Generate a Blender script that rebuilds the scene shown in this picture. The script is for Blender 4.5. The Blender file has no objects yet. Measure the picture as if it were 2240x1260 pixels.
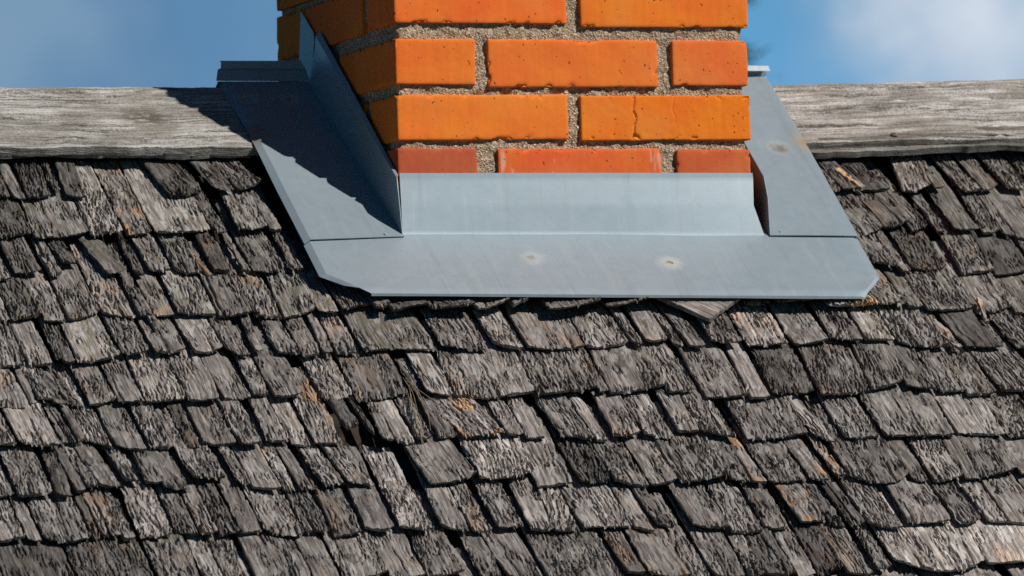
import bpy, math, random
import numpy as np
from mathutils import Matrix, Vector

sc = bpy.context.scene
COL = sc.collection
rad = math.radians

# ------------------------------------------------------------------ camera, sky, sun, exposure
CAM_POS=(-2.81024,-8.38447,-0.58706)
CAM_X=(0.94280,-0.33211,-0.02875)
CAM_Y=(0.00794,-0.06385,0.99793)
CAM_F=(0.33325,0.94108,0.05756)
cam_data = bpy.data.cameras.new('camera')
cam = bpy.data.objects.new('camera', cam_data); COL.objects.link(cam); sc.camera = cam
cam_data.sensor_width = 36.0
cam_data.lens = 14000.0 / 2240.0 * 36.0
cam_data.clip_start = 0.1; cam_data.clip_end = 5000.0
cam.matrix_world = Matrix(((CAM_X[0], CAM_Y[0], -CAM_F[0], CAM_POS[0]), (CAM_X[1], CAM_Y[1], -CAM_F[1], CAM_POS[1]),
                           (CAM_X[2], CAM_Y[2], -CAM_F[2], CAM_POS[2]), (0, 0, 0, 1)))
cam_data.dof.use_dof = True
cam_data.dof.focus_distance = 8.6
cam_data.dof.aperture_fstop = 12.0

SUN_AZ, SUN_EL = 36.5, 42.0          # degrees right of the chimney's front, degrees up
to_sun = Vector((math.sin(rad(SUN_AZ)) * math.cos(rad(SUN_EL)), -math.cos(rad(SUN_AZ)) * math.cos(rad(SUN_EL)), math.sin(rad(SUN_EL))))
sun_data = bpy.data.lights.new('sun', 'SUN'); sun_data.energy = 5.0; sun_data.angle = rad(0.53); sun_data.color = (1.0, 0.955, 0.89)
sun = bpy.data.objects.new('sun', sun_data); COL.objects.link(sun)
sun.rotation_euler = to_sun.to_track_quat('Z', 'Y').to_euler(); sun.location = to_sun * 30

sc.view_settings.view_transform = 'Standard'
sc.view_settings.look = 'None'
sc.view_settings.exposure = 0.12
sc.view_settings.gamma = 1.0
sc.view_settings.use_curve_mapping = False
sc.render.engine = 'CYCLES'
sc.cycles.max_bounces = 6
sc.cycles.use_denoising = False


class NT:
    """small helper to write node trees"""
    def __init__(self, tree):
        self.t = tree; tree.nodes.clear()
    def n(self, kind, **kw):
        nd = self.t.nodes.new(kind)
        for k, v in kw.items():
            if k.startswith('i_'):
                nd.inputs[k[2:].replace('_', ' ')].default_value = v
            else:
                setattr(nd, k, v)
        return nd
    def put(self, sock, v):
        if isinstance(v, bpy.types.NodeSocket): self.t.links.new(v, sock)
        else: sock.default_value = v
    def math(self, op, a, b=0.0, c=None, clamp=False):
        nd = self.n('ShaderNodeMath', operation=op, use_clamp=clamp)
        self.put(nd.inputs[0], a); self.put(nd.inputs[1], b)
        if c is not None: self.put(nd.inputs[2], c)
        return nd.outputs[0]
    def vmath(self, op, a, b=(0, 0, 0), out=0):
        nd = self.n('ShaderNodeVectorMath', operation=op)
        self.put(nd.inputs[0], a); self.put(nd.inputs[1], b)
        return nd.outputs[out]
    def scale(self, a, s):
        return self.vmath('MULTIPLY', a, s)
    def mix(self, fac, a, b, blend='MIX'):
        nd = self.n('ShaderNodeMix', data_type='RGBA', blend_type=blend)
        self.put(nd.inputs[0], fac); self.put(nd.inputs[6], a); self.put(nd.inputs[7], b)
        return nd.outputs[2]
    def mrange(self, v, a, b, c=0.0, d=1.0, smooth=True):
        nd = self.n('ShaderNodeMapRange', interpolation_type='SMOOTHSTEP' if smooth else 'LINEAR')
        self.put(nd.inputs[0], v)
        for i, x in enumerate((a, b, c, d)): self.put(nd.inputs[i + 1], x)
        return nd.outputs[0]
    def noise(self, vec, scale, detail=2.0, rough=0.5, out=0):
        nd = self.n('ShaderNodeTexNoise')
        self.put(nd.inputs['Vector'], vec); nd.inputs['Scale'].default_value = scale
        nd.inputs['Detail'].default_value = detail; nd.inputs['Roughness'].default_value = rough
        return nd.outputs[out]
    def voronoi(self, vec, scale, feature='F1', out=0):
        nd = self.n('ShaderNodeTexVoronoi', feature=feature)
        self.put(nd.inputs['Vector'], vec); nd.inputs['Scale'].default_value = scale
        return nd.outputs[out]


def rgb(r, g, b): return (r, g, b, 1.0)

# world: daylight sky with soft clouds
world = bpy.data.worlds.new('World'); sc.world = world; world.use_nodes = True
w = NT(world.node_tree)
tc = w.n('ShaderNodeTexCoord')
direc = tc.outputs['Generated']
sky = w.n('ShaderNodeTexSky', sky_type='NISHITA', sun_disc=False)
sky.sun_elevation = rad(SUN_EL); sky.sun_rotation = rad(180 - SUN_AZ)
sky.air_density = 1.0; sky.dust_density = 0.3; sky.ozone_density = 2.0
w.put(sky.inputs[0], w.vmath('NORMALIZE', w.vmath('ADD', direc, (0, 0, 0.03))))
warped = w.vmath('ADD', direc, w.scale(w.vmath('SUBTRACT', w.noise(direc, 38.0, 4.0, 0.55, out=1), (0.5, 0.5, 0.5)), (0.045, 0.03, 0.035)))
def blob(c, r0, r1):
    d = w.vmath('DISTANCE', warped, c, out=1)
    return w.mrange(d, r0, r1, 1.0, 0.0)
nz = w.noise(direc, 26.0, 3.0, 0.5)
nzl = w.noise(direc, 4.0, 3.0, 0.5)
far = w.mrange(nzl, 0.56, 0.74, 0.0, 0.6)                        # clouds over the rest of the sky
big = w.math('MAXIMUM', blob((0.3985, 0.9120, 0.0965), 0.000, 0.040), w.math('MULTIPLY', blob((0.412, 0.906, 0.0965), 0.0, 0.028), 0.75))
veil = blob((0.262, 0.958, 0.098), 0.020, 0.085)
m = w.math('ADD', w.math('MULTIPLY', big, 0.92), w.math('MULTIPLY', veil, 1.0))
m = w.math('ADD', m, w.math('MULTIPLY', w.math('SUBTRACT', nz, 0.5), 0.45))
m = w.math('MULTIPLY', m, 1.0, clamp=True)
m = w.math('MAXIMUM', m, w.math('MULTIPLY', far, w.mrange(w.vmath('DISTANCE', direc, (0.33, 0.94, 0.09), out=1), 0.11, 0.3)))
cloud = w.mix(big, w.mix(w.mrange(nz, 0.35, 0.65), rgb(2.0, 4.3, 7.5), rgb(3.6, 6.0, 8.8)), rgb(12.0, 13.2, 14.8))
hs = w.n('ShaderNodeHueSaturation'); hs.inputs['Saturation'].default_value = 1.75; hs.inputs['Hue'].default_value = 0.508; hs.inputs['Value'].default_value = 0.40; w.put(hs.inputs['Color'], sky.outputs[0])
sepd = w.n('ShaderNodeSeparateXYZ'); w.put(sepd.inputs[0], w.vmath('NORMALIZE', direc))
band = w.mrange(sepd.outputs[2], 0.02, 0.22, 0.95, 0.0)          # the sky brightens towards the horizon all round
clear = w.mix(band, hs.outputs[0], rgb(3.1, 9.2, 16.2))
col = w.mix(m, clear, cloud)
bg = w.n('ShaderNodeBackground', i_Strength=0.05)
w.put(bg.inputs[0], col)
out = w.n('ShaderNodeOutputWorld'); w.put(out.inputs[0], bg.outputs[0])

# ------------------------------------------------------------------ helpers
RNG = np.random.RandomState(7)
TAB = RNG.rand(64, 64, 64).astype(np.float32)

def vn(x, y, z=0.0):
    """smooth value noise, 0..1, vectorised"""
    x = np.asarray(x, np.float64); y = np.asarray(y, np.float64); z = np.asarray(z, np.float64)
    x, y, z = np.broadcast_arrays(x, y, z)
    xi = np.floor(x).astype(int); yi = np.floor(y).astype(int); zi = np.floor(z).astype(int)
    fx = x - xi; fy = y - yi; fz = z - zi
    fx = fx * fx * (3 - 2 * fx); fy = fy * fy * (3 - 2 * fy); fz = fz * fz * (3 - 2 * fz)
    a = lambda i, j, k: TAB[(xi + i) & 63, (yi + j) & 63, (zi + k) & 63]
    def pl(k):
        return (a(0, 0, k) * (1 - fx) + a(1, 0, k) * fx) * (1 - fy) + (a(0, 1, k) * (1 - fx) + a(1, 1, k) * fx) * fy
    return pl(0) * (1 - fz) + pl(1) * fz

def plates(x, y, z):
    """cells of a jittered grid: distance to the border between cells, and a random value per cell"""
    xi = np.floor(x).astype(int); yi = np.floor(y).astype(int); zi = int(z) & 31
    f1 = np.full(x.shape, 9.0); f2 = np.full(x.shape, 9.0); cid = np.zeros(x.shape)
    for i in (-1, 0, 1):
        for j in (-1, 0, 1):
            a, b = (xi + i) & 63, (yi + j) & 63
            d = np.hypot(xi + i + TAB[a, b, zi] - x, yi + j + TAB[a, b, zi + 32] - y)
            near = d < f1
            f2 = np.where(near, f1, np.minimum(f2, d)); cid = np.where(near, TAB[b, a, zi], cid); f1 = np.where(near, d, f1)
    return f2 - f1, cid

def sstep(x, a, b):
    t = np.clip((x - a) / (b - a), 0, 1); return t * t * (3 - 2 * t)

def mesh_np(name, verts, quads, attr=None, smooth=True, sharp=None):
    me = bpy.data.meshes.new(name)
    verts = np.ascontiguousarray(verts, np.float32); quads = np.ascontiguousarray(quads, np.int32)
    me.vertices.add(len(verts)); me.vertices.foreach_set('co', verts.ravel())
    k = quads.shape[1]
    me.loops.add(quads.size); me.loops.foreach_set('vertex_index', quads.ravel())
    me.polygons.add(len(quads))
    me.polygons.foreach_set('loop_start', np.arange(0, quads.size, k, dtype=np.int32))
    me.update(calc_edges=True)
    if smooth: me.polygons.foreach_set('use_smooth', np.ones(len(quads), bool))
    if attr is not None:
        at = me.attributes.new('grain', 'FLOAT_VECTOR', 'POINT')
        at.data.foreach_set('vector', np.ascontiguousarray(attr, np.float32).ravel())
    if sharp is not None: me.set_sharp_from_angle(angle=sharp)
    me.validate()
    return me

def link(name, me, mat, parent=None, color=None):
    o = bpy.data.objects.new(name, me); COL.objects.link(o)
    if me is not None and mat is not None:
        me.materials.clear(); me.materials.append(mat)
    if parent is not None: o.parent = parent
    if color is not None: o.color = color
    return o

def thing(name, label, cat, loc=(0, 0, 0), group=None):
    o = bpy.data.objects.new(name, None); COL.objects.link(o)
    o['label'] = label; o['category'] = cat
    if group: o['group'] = group
    return o

A = rad(35.0)                                             # roof pitch
RV = np.array([0, math.cos(A), math.sin(A)]); RN = np.array([0, -math.sin(A), math.cos(A)])
def rf(u, v, wv):
    """roof coordinates (along ridge, up the slope, off the slope) to world"""
    u = np.asarray(u, float); v = np.asarray(v, float); wv = np.asarray(wv, float)
    return np.stack(np.broadcast_arrays(u + 0 * v, v * RV[1] + wv * RN[1] + 0 * u, v * RV[2] + wv * RN[2] + 0 * u), -1)

def slab(T, B):
    """closed shell from two vertex grids (n,m,3): top and bottom"""
    n, mm = T.shape[:2]
    V = np.concatenate([T.reshape(-1, 3), B.reshape(-1, 3)])
    idx = np.arange(n * mm).reshape(n, mm); o = n * mm
    q = lambda a, b, c, d: np.stack([a.ravel(), b.ravel(), c.ravel(), d.ravel()], -1)
    F = [q(idx[:-1, :-1], idx[:-1, 1:], idx[1:, 1:], idx[1:, :-1]), q(idx[:-1, :-1] + o, idx[1:, :-1] + o, idx[1:, 1:] + o, idx[:-1, 1:] + o)]
    for e, flip in ((idx[0], 0), (idx[-1], 1), (idx[:, 0], 1), (idx[:, -1], 0)):
        a, b = e[:-1], e[1:]
        F.append(q(a + o, b + o, b, a) if not flip else q(a, b, b + o, a + o))
    return V, np.concatenate(F)

def shell(T, B):
    """like slab(), but the hidden underside is one face round the rim: returns verts, quads, rim ring"""
    n, mm = T.shape[:2]
    idx = np.arange(n * mm).reshape(n, mm)
    ring = np.concatenate([idx[0, :-1], idx[:-1, -1], idx[-1, :0:-1], idx[:0:-1, 0]])
    V = np.concatenate([T.reshape(-1, 3), B.reshape(-1, 3)[ring]])
    o = n * mm; k = len(ring); a = np.arange(k); b = (a + 1) % k
    q = lambda a, b, c, d: np.stack([a.ravel(), b.ravel(), c.ravel(), d.ravel()], -1)
    F = np.concatenate([q(idx[:-1, :-1], idx[:-1, 1:], idx[1:, 1:], idx[1:, :-1])[:, ::-1], q(ring, ring[b], b + o, a + o)])
    return V, F, (a + o), ring

def mesh_shell(name, T, B, G, dg, sharp):
    V, F, under, ring = shell(T, B)
    g = G.reshape(-1, 3); at = np.concatenate([g, g[ring] + dg])
    me = bpy.data.meshes.new(name)
    me.vertices.add(len(V)); me.vertices.foreach_set('co', np.ascontiguousarray(V, np.float32).ravel())
    loops = np.concatenate([F.ravel(), under[::-1]]).astype(np.int32)
    me.loops.add(len(loops)); me.loops.foreach_set('vertex_index', loops)
    me.polygons.add(len(F) + 1); me.polygons.foreach_set('loop_start', np.concatenate([np.arange(0, F.size, 4), [F.size]]).astype(np.int32))
    me.update(calc_edges=True)
    me.polygons.foreach_set('use_smooth', np.ones(len(F) + 1, bool))
    a_ = me.attributes.new('grain', 'FLOAT_VECTOR', 'POINT'); a_.data.foreach_set('vector', np.ascontiguousarray(at, np.float32).ravel())
    me.set_sharp_from_angle(angle=sharp)
    return me

# ------------------------------------------------------------------ materials
def new_mat(name):
    mt = bpy.data.materials.new(name); mt.use_nodes = True
    t = NT(mt.node_tree)
    bs = t.n('ShaderNodeBsdfPrincipled'); o = t.n('ShaderNodeOutputMaterial'); t.put(o.inputs[0], bs.outputs[0])
    return mt, t, bs

def wood_material():
    mt, t, bs = new_mat('weathered_wood')
    at = t.n('ShaderNodeAttribute', attribute_name='grain'); g0 = at.outputs['Vector']
    sg = t.n('ShaderNodeSeparateXYZ'); t.put(sg.inputs[0], g0)
    late = t.math('MULTIPLY', t.math('FRACT', sg.outputs[2]), 1.1)
    g = t.vmath('MULTIPLY', g0, (1, 1, 0))
    oi = t.n('ShaderNodeObjectInfo')
    sep = t.n('ShaderNodeSeparateColor'); t.put(sep.inputs[0], oi.outputs['Color'])
    pale, orange, moss = sep.outputs[0], sep.outputs[1], sep.outputs[2]
    fine = t.noise(t.scale(g, (850, 17, 1)), 1.0, 4.0, 0.65)
    mid = t.noise(t.scale(g, (270, 11, 1)), 1.0, 3.0, 0.6)
    patch = t.noise(t.scale(g, (42, 24, 1)), 1.0, 3.0, 0.55)
    v = t.math('ADD', t.math('MULTIPLY', fine, 0.45), t.math('MULTIPLY', mid, 0.55))
    c = t.mix(t.mrange(v, 0.40, 0.60), rgb(0.062, 0.053, 0.047), rgb(0.41, 0.378, 0.355))
    c = t.mix(t.mrange(patch, 0.35, 0.68), t.mix(0.45, c, rgb(0.075, 0.065, 0.060)), c)
    cellc = t.n('ShaderNodeSeparateColor'); t.put(cellc.inputs[0], t.voronoi(t.scale(g, (190, 46, 1)), 1.0, out=1))
    c = t.mix(t.mrange(cellc.outputs[0], 0.0, 1.0, 0.55, 0.0, smooth=False), c, rgb(0.105, 0.094, 0.086))
    c = t.mix(t.mrange(cellc.outputs[1], 0.72, 0.95, 0.0, 0.45), c, rgb(0.40, 0.385, 0.37))
    c = t.mix(t.math('MULTIPLY', late, 0.75), c, rgb(0.055, 0.042, 0.034))     # hard late-wood bands stand out dark
    # warm unweathered wood showing in patches
    warm = t.mix(t.mrange(v, 0.36, 0.62), rgb(0.08, 0.042, 0.02), rgb(0.50, 0.29, 0.15))
    om = t.math('MULTIPLY', orange, t.mrange(t.noise(t.scale(g, (26, 13, 1)), 1.0, 3.0, 0.6), 0.50, 0.64))
    c = t.mix(om, c, warm)
    tan = t.math('MULTIPLY', t.mrange(t.noise(t.scale(g, (70, 26, 1)), 1.0, 2.0, 0.5), 0.56, 0.72), 0.35)
    c = t.mix(tan, c, t.mix(t.mrange(v, 0.36, 0.64), rgb(0.06, 0.04, 0.026), rgb(0.34, 0.25, 0.175)))
    green = t.math('MULTIPLY', moss, t.mrange(t.noise(t.scale(g, (60, 50, 1)), 1.0, 4.0, 0.65), 0.48, 0.62))
    c = t.mix(green, c, t.mix(fine, rgb(0.045, 0.048, 0.022), rgb(0.20, 0.175, 0.085)))
    # lichen flecks
    li = t.mrange(t.noise(t.scale(g, (150, 130, 1)), 1.0, 2.0, 0.5), 0.75, 0.80, 0.0, 0.6)
    c = t.mix(li, c, rgb(0.34, 0.34, 0.26))
    c = t.mix(1.0, c, t.n('ShaderNodeCombineColor').outputs[0], 'MULTIPLY') if False else c
    hv = t.n('ShaderNodeHueSaturation'); t.put(hv.inputs['Color'], c); t.put(hv.inputs['Value'], t.math('MULTIPLY', pale, 2.0))
    t.put(bs.inputs['Base Color'], hv.outputs[0])
    bs.inputs['Roughness'].default_value = 0.85; bs.inputs['Specular IOR Level'].default_value = 0.18
    hgt = t.math('ADD', t.math('MULTIPLY', t.noise(t.scale(g, (700, 42, 1)), 1.0, 4.0, 0.7), 1.0), t.math('MULTIPLY', t.noise(t.scale(g, (330, 120, 1)), 1.0, 3.0, 0.6), 0.7))
    bp = t.n('ShaderNodeBump'); bp.inputs['Strength'].default_value = 0.5; bp.inputs['Distance'].default_value = 0.0016
    t.put(bp.inputs['Height'], hgt); t.put(bs.inputs['Normal'], bp.outputs[0])
    return mt

def ridge_material():
    mt, t, bs = new_mat('silvered_board')
    g = t.n('ShaderNodeAttribute', attribute_name='grain').outputs['Vector']
    oi = t.n('ShaderNodeObjectInfo')
    sep = t.n('ShaderNodeSeparateColor'); t.put(sep.inputs[0], oi.outputs['Color'])
    wob = t.noise(t.scale(g, (9, 9, 1)), 1.0, 2.0, 0.5, out=1)
    gw = t.vmath('ADD', g, t.scale(t.vmath('SUBTRACT', wob, (0.5, 0.5, 0.5)), (0.0, 0.02, 0)))
    fine = t.noise(t.scale(gw, (9, 760, 1)), 1.0, 4.0, 0.7)
    mid = t.noise(t.scale(gw, (5, 170, 1)), 1.0, 4.0, 0.6)
    blot = t.noise(t.scale(g, (9, 22, 1)), 1.0, 4.0, 0.6)
    speck = t.noise(t.scale(g, (320, 420, 1)), 1.0, 3.0, 0.65)
    v = t.math('ADD', t.math('MULTIPLY', fine, 0.42), t.math('ADD', t.math('MULTIPLY', mid, 0.33), t.math('MULTIPLY', speck, 0.25)))
    c = t.mix(t.mrange(v, 0.38, 0.60), rgb(0.055, 0.049, 0.042), rgb(0.54, 0.52, 0.487))
    c = t.mix(t.mrange(blot, 0.40, 0.62, 0.55, 0.0), c, rgb(0.13, 0.112, 0.09))
    c = t.mix(t.mrange(t.noise(t.scale(g, (30, 60, 1)), 1.0, 3.0, 0.6), 0.62, 0.72, 0, 0.45), c, rgb(0.36, 0.30, 0.20))
    # a dark knot in the board's left length
    kd = t.vmath('LENGTH', t.scale(t.vmath('SUBTRACT', g, (-0.285, 0.085, 0)), (1.0, 1.5, 0)), out=1)
    kn = t.math('MULTIPLY', t.mrange(kd, 0.010, 0.065, 1.0, 0.0), t.mrange(t.noise(t.scale(g, (60, 150, 1)), 1.0, 3.0, 0.6), 0.34, 0.56, 0.25, 1.0))
    c = t.mix(t.math('MULTIPLY', kn, 0.92), c, rgb(0.085, 0.07, 0.05))
    hv = t.n('ShaderNodeHueSaturation'); t.put(hv.inputs['Color'], c); t.put(hv.inputs['Value'], t.math('MULTIPLY', sep.outputs[0], 2.0))
    t.put(bs.inputs['Base Color'], hv.outputs[0])
    bs.inputs['Roughness'].default_value = 0.85; bs.inputs['Specular IOR Level'].default_value = 0.15
    hgt = t.math('ADD', t.math('MULTIPLY', t.noise(t.scale(gw, (30, 560, 1)), 1.0, 4.0, 0.7), 0.8), t.math('MULTIPLY', t.noise(t.scale(g, (230, 420, 1)), 1.0, 3.0, 0.6), 0.7))
    bp = t.n('ShaderNodeBump'); bp.inputs['Strength'].default_value = 0.8; bp.inputs['Distance'].default_value = 0.0022
    t.put(bp.inputs['Height'], hgt); t.put(bs.inputs['Normal'], bp.outputs[0])
    return mt

def brick_material():
    mt, t, bs = new_mat('fired_clay')
    tc = t.n('ShaderNodeTexCoord'); p = tc.outputs['Object']
    oi = t.n('ShaderNodeObjectInfo')
    q = t.vmath('ADD', p, t.scale(oi.outputs['Location'], (3.1, 5.7, 7.3)))
    cloudy = t.noise(q, 14.0, 3.0, 0.55)
    streak = t.noise(t.scale(q, (120, 120, 9)), 1.0, 2.0, 0.5)
    fine = t.noise(q, 420.0, 3.0, 0.6)
    hv = t.n('ShaderNodeHueSaturation'); t.put(hv.inputs['Color'], oi.outputs['Color'])
    t.put(hv.inputs['Value'], t.math('ADD', 0.78, t.math('ADD', t.math('MULTIPLY', streak, 0.22), t.math('MULTIPLY', fine, 0.24))))
    t.put(hv.inputs['Hue'], t.math('ADD', 0.486, t.math('MULTIPLY', cloudy, 0.028)))
    c = hv.outputs[0]
    # paler yellowish bloom in patches, redder in others
    c = t.mix(t.mrange(t.noise(q, 9.0, 2.0, 0.5), 0.5, 0.72, 0.0, 0.16), c, rgb(0.62, 0.27, 0.085))
    # pin holes, large and small; their shade and dirt are painted in dark
    warp = t.vmath('ADD', q, t.scale(t.vmath('SUBTRACT', t.noise(q, 160.0, 2.0, 0.5, out=1), (0.5, 0.5, 0.5)), (0.006, 0.006, 0.006)))
    vd = t.voronoi(t.scale(warp, (1, 1, 0.8)), 115.0)
    keep = t.mrange(t.noise(q, 62.0, 2.0, 0.5), 0.50, 0.60)
    pit = t.math('MULTIPLY', t.mrange(vd, 0.10, 0.19, 1.0, 0.0), keep)
    vd2 = t.voronoi(warp, 260.0)
    pit2 = t.math('MULTIPLY', t.mrange(vd2, 0.10, 0.20, 1.0, 0.0), t.mrange(t.noise(q, 90.0, 2.0, 0.5), 0.58, 0.66))
    pits = t.math('MAXIMUM', pit, pit2)
    c = t.mix(t.math('MULTIPLY', pits, 0.85), c, rgb(0.05, 0.022, 0.012))
    # white efflorescence runs, only where a brick asks for it (alpha below one)
    wash = t.math('MULTIPLY', t.math('SUBTRACT', 1.0, oi.outputs['Alpha']), t.mrange(t.noise(t.scale(q, (95, 95, 14)), 1.0, 3.0, 0.6), 0.60, 0.70))
    c = t.mix(wash, c, rgb(0.62, 0.46, 0.40))
    t.put(bs.inputs['Base Color'], c)
    bs.inputs['Roughness'].default_value = 0.9; bs.inputs['Specular IOR Level'].default_value = 0.10
    hgt = t.math('SUBTRACT', t.math('ADD', t.math('MULTIPLY', fine, 0.25), t.math('MULTIPLY', t.noise(q, 110.0, 3.0, 0.6), 0.55)), t.math('MULTIPLY', pits, 1.6))
    bp = t.n('ShaderNodeBump'); bp.inputs['Strength'].default_value = 0.4; bp.inputs['Distance'].default_value = 0.0010
    t.put(bp.inputs['Height'], hgt); t.put(bs.inputs['Normal'], bp.outputs[0])
    return mt

def mortar_material():
    mt, t, bs = new_mat('sandy_mortar')
    p = t.n('ShaderNodeTexCoord').outputs['Object']
    cellc = t.voronoi(p, 420.0, out=1)
    cb = t.n('ShaderNodeSeparateColor'); t.put(cb.inputs[0], cellc)
    c = t.mix(cb.outputs[0], rgb(0.19, 0.135, 0.092), rgb(0.54, 0.40, 0.275))
    c = t.mix(t.mrange(cb.outputs[1], 0.86, 0.95, 0, 0.8), c, rgb(0.10, 0.075, 0.06))
    c = t.mix(t.mrange(cb.outputs[2], 0.93, 0.98, 0, 0.8), c, rgb(0.66, 0.60, 0.50))
    c = t.mix(t.mrange(t.noise(p, 40.0, 3.0, 0.6), 0.40, 0.66, 0.35, 0.0), c, rgb(0.21, 0.165, 0.12))
    t.put(bs.inputs['Base Color'], c)
    bs.inputs['Roughness'].default_value = 0.95; bs.inputs['Specular IOR Level'].default_value = 0.1
    hgt = t.math('ADD', t.voronoi(p, 420.0), t.noise(p, 300.0, 3.0, 0.7))
    bp = t.n('ShaderNodeBump'); bp.inputs['Strength'].default_value = 0.9; bp.inputs['Distance'].default_value = 0.0020
    t.put(bp.inputs['Height'], hgt); t.put(bs.inputs['Normal'], bp.outputs[0])
    return mt

def P(u, v, wv=0.003): return tuple(float(x) for x in rf(u, v, wv))
NAILS = [(0.1693, -0.0659, 1), (0.3683, -0.0807, 1), (-0.1214, 0.385, 2), (-0.0565, 0.385, 2), (0.641, 0.229, 1)]

def zinc_material():
    mt, t, bs = new_mat('galvanised_sheet')
    p = t.n('ShaderNodeNewGeometry').outputs['Position']
    spang = t.noise(p, 46.0, 4.0, 0.6)
    dust = t.noise(p, 7.0, 4.0, 0.6)
    run = t.noise(t.scale(p, (90, 10, 10)), 1.0, 3.0, 0.6)
    c = t.mix(t.mrange(spang, 0.3, 0.7), rgb(0.232, 0.288, 0.324), rgb(0.248, 0.305, 0.341))
    c = t.mix(t.mrange(dust, 0.40, 0.70, 0.0, 0.35), c, rgb(0.265, 0.31, 0.34))
    c = t.mix(t.mrange(run, 0.54, 0.75, 0.0, 0.35), c, rgb(0.32, 0.355, 0.37))
    c = t.mix(t.mrange(t.noise(t.scale(p, (55, 3, 3)), 1.0, 4.0, 0.65), 0.54, 0.74, 0.0, 0.30), c, rgb(0.17, 0.20, 0.215))
    # scuffs
    fl = t.mrange(t.noise(p, 310.0, 2.0, 0.5), 0.76, 0.80, 0, 0.7)
    c = t.mix(fl, c, rgb(0.48, 0.50, 0.50))
    fl2 = t.mrange(t.noise(t.scale(p, (260, 330, 330)), 1.0, 2.0, 0.5), 0.765, 0.80, 0, 0.6)
    c = t.mix(fl2, c, rgb(0.12, 0.13, 0.13))
    ragged = t.math('MULTIPLY', t.math('SUBTRACT', t.noise(p, 150.0, 3.0, 0.65), 0.5), 0.022)
    rust = 0.0
    for (u, v, kind) in NAILS:
        d = t.math('ADD', t.vmath('DISTANCE', p, P(u, v, 0.001 if u < 0.6 else 0.006), out=1), ragged)
        c = t.mix(t.mrange(d, 0.002, 0.026, 0.5 if u < 0.2 else 0.75, 0.0), c, rgb(0.46, 0.48, 0.46))
        s = t.mrange(d, 0.003, (0.020 if u > 0.6 else 0.0085) if kind == 1 else 0.005, 1.0, 0.0)
        c = t.mix(t.math('MULTIPLY', s, 0.55 if 0 < u < 0.2 else 0.9), c, rgb(0.22, 0.12, 0.04) if 0.2 < u < 0.5 else rgb(0.16, 0.15, 0.125))
    d = t.math('ADD', t.vmath('DISTANCE', p, P(0.700, 0.243, 0.008), out=1), t.math('MULTIPLY', ragged, 0.6))
    c = t.mix(t.mrange(d, 0.010, 0.046, 0.6, 0.0), c, rgb(0.42, 0.29, 0.13))
    c = t.mix(t.mrange(d, 0.004, 0.026, 0.85, 0.0), c, rgb(0.38, 0.12, 0.03))
    d = t.math('ADD', t.vmath('DISTANCE', p, P(-0.150, 0.275, -0.004), out=1), t.math('MULTIPLY', ragged, 0.6))
    c = t.mix(t.mrange(d, 0.008, 0.045, 0.7, 0.0), c, rgb(0.28, 0.15, 0.08))
    t.put(bs.inputs['Base Color'], c)
    bs.inputs['Metallic'].default_value = 0.35
    t.put(bs.inputs['Roughness'], t.math('ADD', 0.47, t.math('MULTIPLY', spang, 0.06)))
    bp = t.n('ShaderNodeBump'); bp.inputs['Strength'].default_value = 0.10; bp.inputs['Distance'].default_value = 0.0006
    t.put(bp.inputs['Height'], t.math('ADD', t.noise(p, 120.0, 3.0, 0.6), t.math('MULTIPLY', t.noise(p, 28.0, 2.0, 0.5), 0.5)))
    t.put(bs.inputs['Normal'], bp.outputs[0])
    return mt

def plain(name, a, b, scale, rough=0.9, spec=0.1, metal=0.0):
    mt, t, bs = new_mat(name)
    p = t.n('ShaderNodeTexCoord').outputs['Object']
    t.put(bs.inputs['Base Color'], t.mix(t.mrange(t.noise(p, scale, 4.0, 0.6), 0.35, 0.65), rgb(*a), rgb(*b)))
    bs.inputs['Roughness'].default_value = rough; bs.inputs['Specular IOR Level'].default_value = spec; bs.inputs['Metallic'].default_value = metal
    return mt

M_WOOD = wood_material(); M_RIDGE = ridge_material(); M_BRICK = brick_material(); M_MORTAR = mortar_material(); M_ZINC = zinc_material()
M_DECK = plain('old_sheathing', (0.018, 0.015, 0.012), (0.045, 0.036, 0.028), 30)
M_STRAW = plain('dry_stems', (0.12, 0.10, 0.065), (0.24, 0.20, 0.13), 60)
M_GRASS = plain('meadow', (0.035, 0.06, 0.018), (0.075, 0.10, 0.03), 0.8)
M_LEAF = plain('needles', (0.018, 0.045, 0.016), (0.045, 0.085, 0.03), 3.0, 0.7)
M_BARK = plain('bark', (0.07, 0.05, 0.035), (0.16, 0.11, 0.075), 20)
M_IRON = plain('rusty_iron', (0.07, 0.045, 0.035), (0.17, 0.10, 0.07), 300, 0.7, 0.3, 0.4)

# ------------------------------------------------------------------ ground and a far tree
GZ = -6.0
xs = np.linspace(-2500, 2500, 41)
gx, gy = np.meshgrid(xs, xs, indexing='ij')
V, F = slab(np.stack([gx, gy, np.full_like(gx, GZ) - 0.0], -1)[:, ::1], np.stack([gx, gy, np.full_like(gx, GZ - 0.5)], -1))
ground = link('ground', mesh_np('ground', V, F, smooth=False), M_GRASS)
ground['kind'] = 'structure'

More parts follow.
